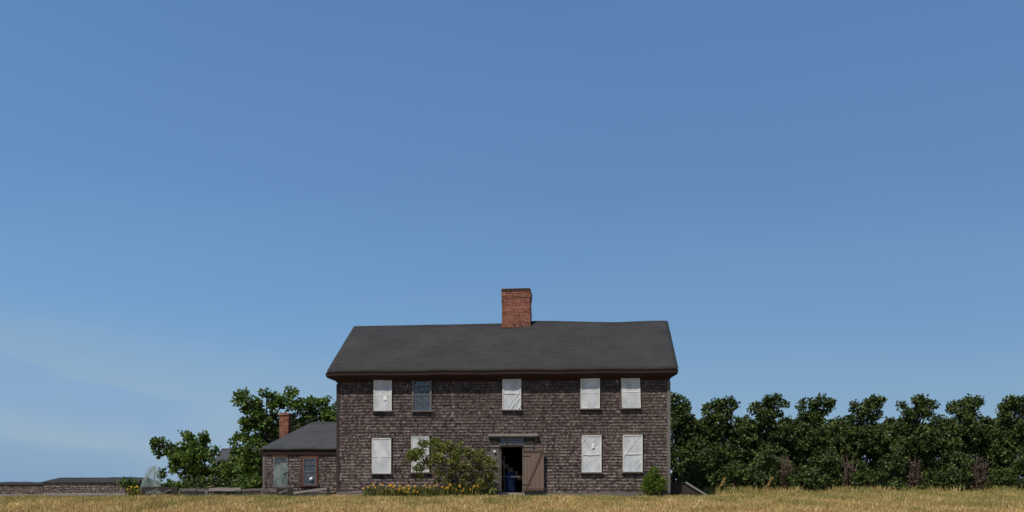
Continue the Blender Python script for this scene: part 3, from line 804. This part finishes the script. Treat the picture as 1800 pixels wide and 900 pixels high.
# ------------------------------------------------------------------ trees and bushes
def leaf_quads(cen, rad, n, L, up=.5, flat=.75, droop=0.0, slim=.42, outward=.6):
    """n leaves in a puff round each centre"""
    k = len(cen); C_ = np.repeat(cen, n, 0); Rr = np.repeat(rad, n)
    d = RNG.normal(size=(k*n, 3)); d /= np.linalg.norm(d, axis=1)[:, None]
    rr = Rr * RNG.random(k*n)**.45
    p = C_ + d * rr[:, None] * np.array([1, 1, flat])
    ax = d*outward + RNG.normal(size=(k*n, 3))*.6; ax[:, 2] += -droop; ax /= np.linalg.norm(ax, axis=1)[:, None]
    nrm = RNG.normal(size=(k*n, 3))*.6 + d*.5; nrm[:, 2] += up
    side = np.cross(ax, nrm); side /= (np.linalg.norm(side, axis=1)[:, None] + 1e-9)
    fold = np.cross(side, ax)
    l = L * RNG.uniform(.6, 1.35, (k*n, 1)); w = l*slim
    return np.stack([p, p + ax*l*.45 + side*w + fold*l*.10, p + ax*l, p + ax*l*.45 - side*w + fold*l*.10], 1)

def blob_clusters(blobs, dens, rc, shell=.45):
    cs, rs = [], []
    for (x, y, z, r) in blobs:
        n = max(3, int(dens * r * r))
        d = RNG.normal(size=(n, 3)); d /= np.linalg.norm(d, axis=1)[:, None]
        rr = r * (shell + (1-shell)*RNG.random(n)**.6)
        cs.append(np.array([x, y, z]) + d*rr[:, None]); rs.append(np.full(n, rc)*RNG.uniform(.6, 1.3, n))
    return np.concatenate(cs), np.concatenate(rs)

def tree(name, label, Y, foot, blobs, leafmat, bark, cat='tree', group=None, L=.2, dens=16, rc=.3, npl=22, trunk_r=.14, ydepth=.9, crownname='crown', limbs=True, droop=.2, up=.5, slim=.42, outward=.6, minz=None, fork=.35, shell=.45):
    s_ = Y/F; fx = (foot - CX)*s_; fz = float(zg(fx, Y)); t = empty(name, (fx, Y, fz)); tag(t, label, cat, group)
    B = []
    for (p, q, r_) in blobs:
        r = r_*s_; B.append(((p-CX)*s_ - fx, float(RNG.uniform(-1, 1))*ydepth*r, EYE - (q-CY)*s_ - fz, r))
    cen, rad = blob_clusters(B, dens/1.0, rc, shell)
    V = leaf_quads(cen, rad, npl, L, up, .8, droop, slim, outward)
    V = V[V[:, :, 2].min(1) > (.05 if minz is None else minz)]
    quads(crownname, V, leafmat, t)
    top = max(b_[2] for b_ in B); b = MB()
    cx_ = sum(b_[0]*b_[3] for b_ in B)/sum(b_[3] for b_ in B)
    fk = Vector((cx_*.35, 0, top*fork)); tp = Vector((cx_*.8, 0, top*.86))
    b.tube([(0,0,-.2), (0.03,0,top*.12), fk, fk.lerp(tp, .5) + Vector((.1,.05,0)), tp], [trunk_r*1.35, trunk_r, trunk_r*.8, trunk_r*.45, trunk_r*.12], 8)
    if limbs:
        for (x, y, z, r) in B:
            k = max(.0, min(.8, (z/top - fork)/1.1)); st = fk.lerp(tp, k)
            if z < fk.z: st = Vector((0.02, 0, z*.6))
            e = Vector((x, y, z)); m_ = st.lerp(e, .55) + Vector((RNG.uniform(-.1,.1), RNG.uniform(-.1,.1), -.06*r + .12))
            b.tube([st, m_, e], [trunk_r*.42, trunk_r*.25, trunk_r*.07], 6)
            for q in range(3):
                d = Vector(RNG.normal(size=3)); d.normalize(); b.tube([m_.lerp(e, .6), e + d*r*.75], [trunk_r*.16, trunk_r*.04], 5)
    b.build('trunk', bark, t, recalc=False)
    return t

LT = dict(L=.185, dens=42, rc=.25, npl=38)
tree('broadleaf_tree', 'taller bright green tree with open branches behind the wing chimney', 56, 470,
     [(508,692,12),(478,698,14),(470,694,8),(433,702,14),(448,706,13),(428,716,9),(455,724,16),(488,716,18),(520,706,15),(545,710,15),(572,714,15),(586,726,16),(588,748,18),(560,735,20),(436,740,14),(462,745,18),(430,748,10),(410,770,8),(428,766,9),(440,776,16),(418,800,12),(455,795,22),(500,752,24),(530,745,26),(442,818,22),(418,826,18),(452,842,20),(470,770,20),(395,818,11),(411,816,13),(428,806,12),(404,835,14)],
     M['leaf_left'], M['bark'], trunk_r=.17, **LT)
tree('broadleaf_tree', 'shorter bright green tree reaching left beyond the lattice fence', 57, 345,
     [(271,783,7),(284,780,10),(280,796,8),(297,786,12),(304,800,10),(323,766,8),(333,776,12),(357,768,9),(356,780,13),(345,790,18),(326,800,20),(348,812,22),(372,796,12),(378,822,16),(340,836,20),(312,818,12),(298,824,8),(283,832,5),(366,842,18),(322,850,14),(392,832,14)],
     M['leaf_left'], M['bark'], trunk_r=.13, **LT)
SH = dict(L=.17, dens=60, rc=.24, npl=22, trunk_r=.05, cat='shrub', crownname='foliage', shell=.3)
for (p, top, rr, lab, mt) in ((292, 846, 13, 'small green shrub behind the leftmost dark fence panel', 'leaf_left'), (388, 838, 18, 'dark green shrub under the porch roof behind the fence', 'leaf_shrub'), (425, 836, 19, 'rounded green shrub behind the fence just left of the wing', 'leaf_left'), (345, 842, 18, 'low green shrub at the foot of the shorter left tree', 'leaf_shrub'), (453, 838, 16, 'green shrub touching the left corner of the wing', 'leaf_left')):
    tree('shrub', lab, 50, p, [(p-8, top+rr*.9, rr*.8), (p+8, top+rr, rr*.8), (p, top+rr*.6, rr*.6), (p, top+rr*1.5, rr*.9)], M[mt], M['bark'], **SH)
tree('shrub', 'small dark bush between the shed and the orange flowers', 55, 226, [(219,848,6), (230,846,7), (238,850,6), (226,857,8), (238,860,7)], M['leaf_left'], M['bark'], **SH)

# tree row right of the house
RT = dict(L=.155, dens=58, rc=.27, npl=44, group='dark trees in the row right of the house')
ordn = ['second', 'third', 'fourth', 'fifth', 'sixth', 'seventh']
tree('dark_tree', 'dark tree rising directly behind the right corner of the house', 56, 1192,
     [(1183,706,11),(1196,708,11),(1188,722,16),(1202,726,12),(1190,745,20),(1212,742,10),(1205,765,20),(1190,785,24),(1212,795,20),(1195,815,22),(1215,830,18),(1195,845,18)], M['leaf_right'], M['bark'], trunk_r=.12, **RT)
row = [1266, 1350, 1434, 1525, 1613, 1697, 1783]
for i, c in enumerate(row):
    j = lambda a=3: float(RNG.uniform(-a, a)); k = 1 + float(RNG.uniform(-.08, .12))
    bl = [(c-21*k+j(),711+j(),7),(c-22*k,721+j(),7),(c-5+j(),708+j(),9),(c+6,705+j(2),9),(c+17*k+j(),705+j(2),9),(c+25*k+j(2),709+j(),7),(c+3,720,13),(c-11,729,10),(c+14,728,9),
          (c-4+j(),745,19),(c-25+j(),758,14),(c+24+j(),757,14),(c+j(),772,24),(c-26+j(),785,20),(c+26+j(),785,20),(c+j(5),805,24),(c-18+j(6),825,18),(c+20+j(6),822,18)]
    lab = 'dark green tree with a flat lobed top, %s in the row' % (('next after the corner tree',) + tuple(ordn[1:]) + ('last',))[i] if i else 'dark green tree with a flat lobed top, above the cellar hatch'
    if i == len(row)-1: lab = 'dark green tree with a flat lobed top, cut off by the right edge'
    tree('dark_tree', lab, 56 + float(RNG.uniform(-.6,.6)), c + j(), bl, M['leaf_right'], M['bark'], trunk_r=.12, **RT)
back = [1232, 1309, 1392, 1480, 1569, 1655, 1741]
RT2 = dict(RT); RT2['group'] = 'lower trees filling the gaps of the row'
for i, c in enumerate(back):
    j = lambda a=3: float(RNG.uniform(-a, a))
    bl = [(c-14+j(),742+j(),8),(c+12+j(),741+j(),8),(c+j(),746,11),(c-18,758,15),(c+18,755,16),(c,765,20),(c-20,785,22),(c+20,785,22),(c,805,24),(c-18,830,22),(c+18,830,22),(c,848,20),(c-30,852,16),(c+30,852,16),(c-12,860,12),(c+14,860,12)]
    tree('low_tree', 'lower dark tree filling the %s dip in the row, counted from the house' % ('first','second','third','fourth','fifth','sixth','seventh')[i], 61 + float(RNG.uniform(-1,1)), c, bl, M['leaf_right'], M['bark'], trunk_r=.12, **RT2)
# shrubs before the row
S2 = dict(L=.15, dens=60, rc=.22, npl=24, trunk_r=.04, cat='shrub', crownname='foliage', shell=.4, group='shrubs at the foot of the tree row')
SR = [(1238, 790, 'large feathery shrub behind the cellar hatch'), (1347, 785, 'pale feathery shrub left of the first brown thicket'), (1459, 785, 'pale feathery shrub left of the second brown thicket'), (1573, 787, 'pale feathery shrub left of the third brown thicket'), (1688, 786, 'pale feathery shrub left of the fourth brown thicket'), (1800, 788, 'pale feathery shrub at the right edge of the photo')]
for (p, top, lab) in SR:
    j = lambda a=3: float(RNG.uniform(-a, a))
    tree('tall_shrub', lab, 52.5, p, [(p+j(),top+8,8),(p-10+j(),top+22,12),(p+9+j(),top+25,11),(p+j(),top+38,14),(p-18+j(),top+45,13),(p+13+j(),top+50,11),(p-10,top+62,15),(p+8,top+66,14)], M['leaf_shrub'], M['bark'], **S2)
SL = [(1218, 832, 'small dark shrub directly behind the sloping cellar hatch'), (1262, 826, 'low leafy shrub just right of the cellar hatch'), (1320, 826, 'low leafy shrub left of the first pale feathery shrub'), (1435, 826, 'low leafy shrub left of the second pale feathery shrub'), (1548, 826, 'low leafy shrub left of the third pale feathery shrub'), (1662, 826, 'low leafy shrub left of the fourth pale feathery shrub'), (1291, 812, 'rounded low shrub between the cellar hatch and the first pale shrub'), (1408, 822, 'low shrub on a grey stem right of the first brown thicket'), (1521, 822, 'low shrub on a grey stem right of the second brown thicket'), (1638, 824, 'low shrub on a grey stem right of the third brown thicket'), (1761, 823, 'low shrub on a grey stem right of the fourth brown thicket')]
for k, (p, top, lab) in enumerate(SL):
    j = lambda a=2: float(RNG.uniform(-a, a)); s3 = dict(S2); s3['trunk_r'] = .11
    tree('low_shrub', lab, 52, p, [(p+j(),top+7,8),(p-12+j(),top+16,11),(p+12+j(),top+15,11),(p+j(),top+20,12),(p-17,top+30,9),(p+17,top+30,9)], M['leaf_right'], M['brownbark'], **s3)
# bare brown thickets
for k, (p, lab) in enumerate(((1382, 'first bare brown thicket from the house, under the dark tree row'), (1493, 'second bare brown thicket from the house, under the dark tree row'), (1606, 'third bare brown thicket from the house, under the dark tree row'), (1721, 'fourth bare brown thicket from the house, under the dark tree row'))):
    fx = (p-CX)/F*52.3; fz = float(zg(fx, 52.3)); t = empty('bare_thicket', (fx, 52.3, fz)); tag(t, lab, 'thicket', 'bare brown thickets in the tree row')
    b = MB(); s_ = 52.3/F
    for q in range(16):
        a = RNG.uniform(-.35, .35); tx = a*.9 + RNG.uniform(-.25, .25); hh = RNG.uniform(1.2, 2.4); yy = RNG.uniform(-.3, .3)
        b.tube([(a*.4, yy*.3, -.1), (a*.8, yy*.7, hh*.45), (tx, yy, hh)], [.045, .03, .008], 5)
        for w in range(3):
            z = hh*RNG.uniform(.4, .85); b.tube([(a*.8+(tx-a*.8)*.4, yy*.8, z), (tx+RNG.uniform(-.45,.45), yy+RNG.uniform(-.3,.1), z+RNG.uniform(-.15,.4))], [.016, .005], 4)
    b.build('stem', M['brownbark'], t, recalc=False)
    cen = np.stack([RNG.uniform(-.3,.35,26), RNG.uniform(-.2,.3,26), RNG.uniform(.1,1.7,26)], 1); quads('dry_leaves', leaf_quads(cen, np.full(26,.2), 16, .11), M['leaf_dead'], t)

# rambling bush before the front wall
t = tree('rambling_bush', 'straggly olive bush with bare arching stems against the front wall left of the door', 41.9, 815,
     [(735,797,13),(722,806,8),(748,784,12),(762,775,9),(772,785,12),(790,786,11),(808,790,12),(826,794,12),(842,802,13),(858,812,12),(868,822,7),(800,805,14),(770,803,14),(748,812,12),(733,820,9),(838,822,13),(852,836,10),(818,820,11),(795,826,9),(775,828,8),(845,852,9),(862,850,9),(742,835,7),(730,800,10),(855,845,10),(868,838,8),(848,860,9),(830,858,8),(866,862,7),(815,842,9),(800,852,7),(785,842,8),(765,846,7),(720,800,8),(835,840,9)],
     M['leaf_bush'], M['brownbark'], cat='bush', L=.085, dens=150, rc=.145, npl=27, trunk_r=.05, crownname='foliage', fork=.3, shell=.2)
b = MB()
for k in range(26):
    p = RNG.uniform(795, 868); e = RNG.uniform(730, 862) if p < 840 else RNG.uniform(825, 866); s_ = 41.9/F
    x0 = (p-815)*s_; x1 = (e-815)*s_; h = RNG.uniform(.9, 2.0); y = RNG.uniform(-.35, .35)
    b.tube([(x0, y*.3, -.1), (x0*.75+x1*.25, y*.6, h*.6), (x0*.3+x1*.7, y, h*.95), (x1, y*1.1, h)], [.016, .013, .009, .004], 5)
b.build('stem', M['brownbark'], t, recalc=False)
# small feathery evergreen at the right corner
t = tree('small_evergreen', 'small bright green feathery bush by the right end of the front wall', 42.0, 1150,
     [(1150,834,6),(1144,840,7),(1157,842,7),(1142,850,9),(1158,852,9),(1150,850,10),(1140,860,10),(1160,861,9),(1150,862,11),(1149,826,3),(1147,831,5),(1138,845,6),(1163,848,6)],
     M['leaf_ever'], M['bark'], cat='bush', L=.16, dens=260, rc=.13, npl=26, trunk_r=.025, crownname='foliage', slim=.12, droop=-.9, outward=.5, shell=.1)

# orange flowers
def flowers(px, n, Y, label, spread=.34, h=.42):
    fx = (px-CX)/F*Y; fz = float(zg(fx, Y)); t = empty('orange_flowers', (fx, Y, fz)); tag(t, label, 'flowers', 'orange flower clumps')
    m = 170; x = RNG.normal(0, spread*.7, m); y = RNG.normal(0, .16, m); b_ = RNG.uniform(0, 2*np.pi, m); l = RNG.uniform(.05, .2, m); hh = RNG.uniform(.22, h+.18, m)
    base = np.stack([x, y, np.full(m, -.03)], 1); sd = np.stack([np.cos(b_+1.57), np.sin(b_+1.57), np.zeros(m)], 1)*.016
    mid = base + np.stack([np.cos(b_)*l*.4, np.sin(b_)*l*.4, hh*.8], 1); tip = base + np.stack([np.cos(b_)*l, np.sin(b_)*l, hh], 1)
    quads('foliage', np.concatenate([np.stack([base-sd, base+sd, mid+sd, mid-sd], 1), np.stack([mid-sd, mid+sd, tip+sd*.2, tip-sd*.2], 1)]), M['leaf_flower'], t)
    for k in range(n):
        c = np.array([RNG.normal(0, spread*.75), RNG.uniform(-.3, .12), RNG.uniform(.22, h+.16)]); Q = []
        for q in range(6):
            a = q*math.pi/3 + RNG.uniform(-.1,.1); d = np.array([math.cos(a), math.sin(a)*.45 - .25, .55 + .75*math.sin(a)]); s2 = np.array([-math.sin(a), math.cos(a), 0])
            L = RNG.uniform(.045, .085); Q.append([c, c + d*L*.6 + s2*L*.38, c + d*L*1.1 - np.array([0,0,.01]), c + d*L*.6 - s2*L*.38])
        quads('flower', np.array(Q), M['petal'], t)
FL = [(660, 8, 'small lone orange flower clump left of the long flower bed'), (688, 13, 'orange flower clump at the left end of the bed under the wall'), (709, 12, 'orange flower clump second from the left end of the bed'), (731, 9, 'orange flower clump under the bush covered window'), (755, 8, 'orange flower clump left of the bush stems'), (783, 6, 'orange flower clump under the middle of the bush'), (806, 7, 'orange flower clump second from the right under the bush'), (826, 7, 'orange flower clump nearest the door, under the bush')]
for (p, n, lab) in FL: flowers(p, n, 41.75 + float(RNG.uniform(-.1,.1)), lab)
flowers(237, 9, 45.5, 'orange flower clump beside the far left shed', .2, .5)

# two tall seed plumes in the grass on the right
for (p, lab) in ((1272, 'tall leaning seed plume nearer the house, against the dark shrubs'), (1355, 'tall leaning seed plume farther from the house, against the dark shrubs')):
    fx = (p-CX)/F*49.0; t = empty('seed_plume', (fx-.3, 49.0, float(zg(fx, 49.0)))); tag(t, lab, 'grass plume', 'seed plumes right of the house')
    b = MB(); b.tube([(0,0,-.05), (.1,0,.45), (.3,0,.78), (.36,0,.86)], [.014,.011,.008,.004], 5); b.build('stalk', M['grass'], t)
    n = 70; s0 = RNG.random(n); c = np.stack([.16+.22*s0, RNG.normal(0,.015,n), .5+.42*s0], 1)
    quads('seed_head', leaf_quads(c, np.full(n,.03), 3, .07, slim=.2, droop=.2), M['grass'], t)

# ------------------------------------------------------------------ sun, sky, camera
AZ, EL = R(38), R(57)
sun = bpy.data.lights.new('sun', 'SUN'); sun.energy = 3.8; sun.angle = R(.5); sun.color = (1, .95, .87)
so = bpy.data.objects.new('sun', sun); COL.objects.link(so)
sd = Vector((-math.sin(AZ)*math.cos(EL), -math.cos(AZ)*math.cos(EL), math.sin(EL)))
so.rotation_euler = sd.to_track_quat('Z', 'Y').to_euler(); so.location = (-20, -20, 40)

w = bpy.data.worlds.new('World'); scene.world = w; w.use_nodes = True
nt = w.node_tree; bg = nt.nodes['Background']
sky = nt.nodes.new('ShaderNodeTexSky'); sky.sky_type = 'NISHITA'; sky.sun_disc = False
sky.sun_elevation = EL; sky.sun_rotation = math.pi + AZ; sky.altitude = 0; sky.air_density = 1.0; sky.dust_density = .6; sky.ozone_density = 1.2
tc = nt.nodes.new('ShaderNodeTexCoord'); sep = nt.nodes.new('ShaderNodeSeparateXYZ'); nt.links.new(tc.outputs['Generated'], sep.inputs[0])
def wmix(fac, a, b, mode='MIX'):
    k = nt.nodes.new('ShaderNodeMix'); k.data_type = 'RGBA'; k.blend_type = mode
    for s_, v in ((k.inputs[0], fac), (k.inputs[6], a), (k.inputs[7], b)):
        if isinstance(v, (int, float)): s_.default_value = v
        elif isinstance(v, tuple): s_.default_value = (*v, 1)
        else: nt.links.new(v, s_)
    return k.outputs[2]
STR = .09
def wramp(sock, stops):
    k = nt.nodes.new('ShaderNodeValToRGB'); e = k.color_ramp.elements
    while len(e) < len(stops): e.new(.5)
    for q, (p, c) in zip(e, stops): q.position = p; q.color = (*c, 1)
    nt.links.new(sock, k.inputs[0]); return k.outputs[0]
def mr(sock, a0, a1, b0, b1):
    k = nt.nodes.new('ShaderNodeMapRange'); k.interpolation_type = 'SMOOTHSTEP'
    for i_, v in zip((1,2,3,4), (a0, a1, b0, b1)): k.inputs[i_].default_value = v
    nt.links.new(sock, k.inputs[0]); return k.outputs[0]
def wm(op, a, b):
    k = nt.nodes.new('ShaderNodeMath'); k.operation = op
    for s_, v in ((k.inputs[0], a), (k.inputs[1], b)):
        if isinstance(v, (int, float)): s_.default_value = v
        else: nt.links.new(v, s_)
    return k.outputs[0]
mp = nt.nodes.new('ShaderNodeMapping'); mp.inputs['Scale'].default_value = (1.5, 1.5, 5.0); nt.links.new(tc.outputs['Generated'], mp.inputs[0])
nz = nt.nodes.new('ShaderNodeTexNoise'); nz.inputs['Scale'].default_value = 2.4; nz.inputs['Detail'].default_value = 4; nt.links.new(mp.outputs[0], nz.inputs['Vector'])
wob = wm('MULTIPLY', wm('SUBTRACT', nz.outputs['Fac'], .5), .07)
zz = wm('ADD', sep.outputs['Z'], wob)
tint = wramp(zz, [(0, (.235,.385,.575)), (.07, (.220,.385,.590)), (.17, (.160,.335,.580)), (.30, (.122,.268,.525)), (.46, (.104,.237,.490)), (.75, (.05,.12,.30)), (1, (.03,.08,.22))])
# the air is a little paler on the left
side = mr(wm('ADD', sep.outputs['X'], wm('MULTIPLY', sep.outputs['Z'], .9)), -.45, .55, 1.09, .96)
sc2 = nt.nodes.new('ShaderNodeVectorMath'); sc2.operation = 'SCALE'; nt.links.new(tint, sc2.inputs[0]); nt.links.new(side, sc2.inputs['Scale'])
# faint cloud bank low on the left, clearer blue under it
hazew = wm('MULTIPLY', mr(wm('ADD', zz, wm('MULTIPLY', sep.outputs['X'], .10)), .05, .14, 1.0, 0.0), mr(sep.outputs['X'], -.45, .15, 1.0, .25))
c = wmix(wm('MULTIPLY', hazew, .45), sc2.outputs[0], (.295,.415,.540))
arc = wm('ADD', zz, wm('MULTIPLY', wm('MULTIPLY', sep.outputs['X'], sep.outputs['X']), -.22))
bank = wm('MULTIPLY', wm('MULTIPLY', mr(arc, .054, .060, 1.0, 0.0), mr(arc, .006, .030, 0.0, 1.0)), mr(sep.outputs['X'], -.36, -.30, 1.0, 0.0))
c = wmix(wm('MULTIPLY', bank, .7), c, (.215,.370,.630))
pale = wm('MULTIPLY', hazew, mr(nz.outputs['Fac'], .45, .65, 0.0, .45))
c = wmix(pale, c, (.315,.430,.545))
low = wm('MULTIPLY', mr(wm('ADD', zz, wm('MULTIPLY', sep.outputs['X'], .14)), -.030, -.012, 1.0, 0.0), mr(sep.outputs['X'], -.42, -.30, 1.0, 0.0))
c = wmix(wm('MULTIPLY', low, .8), c, (.185,.355,.590))
scl = nt.nodes.new('ShaderNodeVectorMath'); scl.operation = 'SCALE'; scl.inputs['Scale'].default_value = 1/STR; nt.links.new(c, scl.inputs[0])
c = wmix(.85, sky.outputs[0], scl.outputs[0])
nt.links.new(c, bg.inputs['Color']); bg.inputs['Strength'].default_value = STR

cam = bpy.data.cameras.new('camera'); co = bpy.data.objects.new('camera', cam); COL.objects.link(co)
co.location = (0, 0, EYE); co.rotation_euler = (R(90), 0, 0)
cam.sensor_width = 36; cam.lens = 36*F/1800; cam.shift_y = (CY-450)/1800; cam.clip_end = 20000
scene.camera = co
scene.view_settings.view_transform = 'Standard'; scene.view_settings.look = 'None'; scene.view_settings.exposure = 0
scene.render.resolution_x = 1024; scene.render.resolution_y = 512
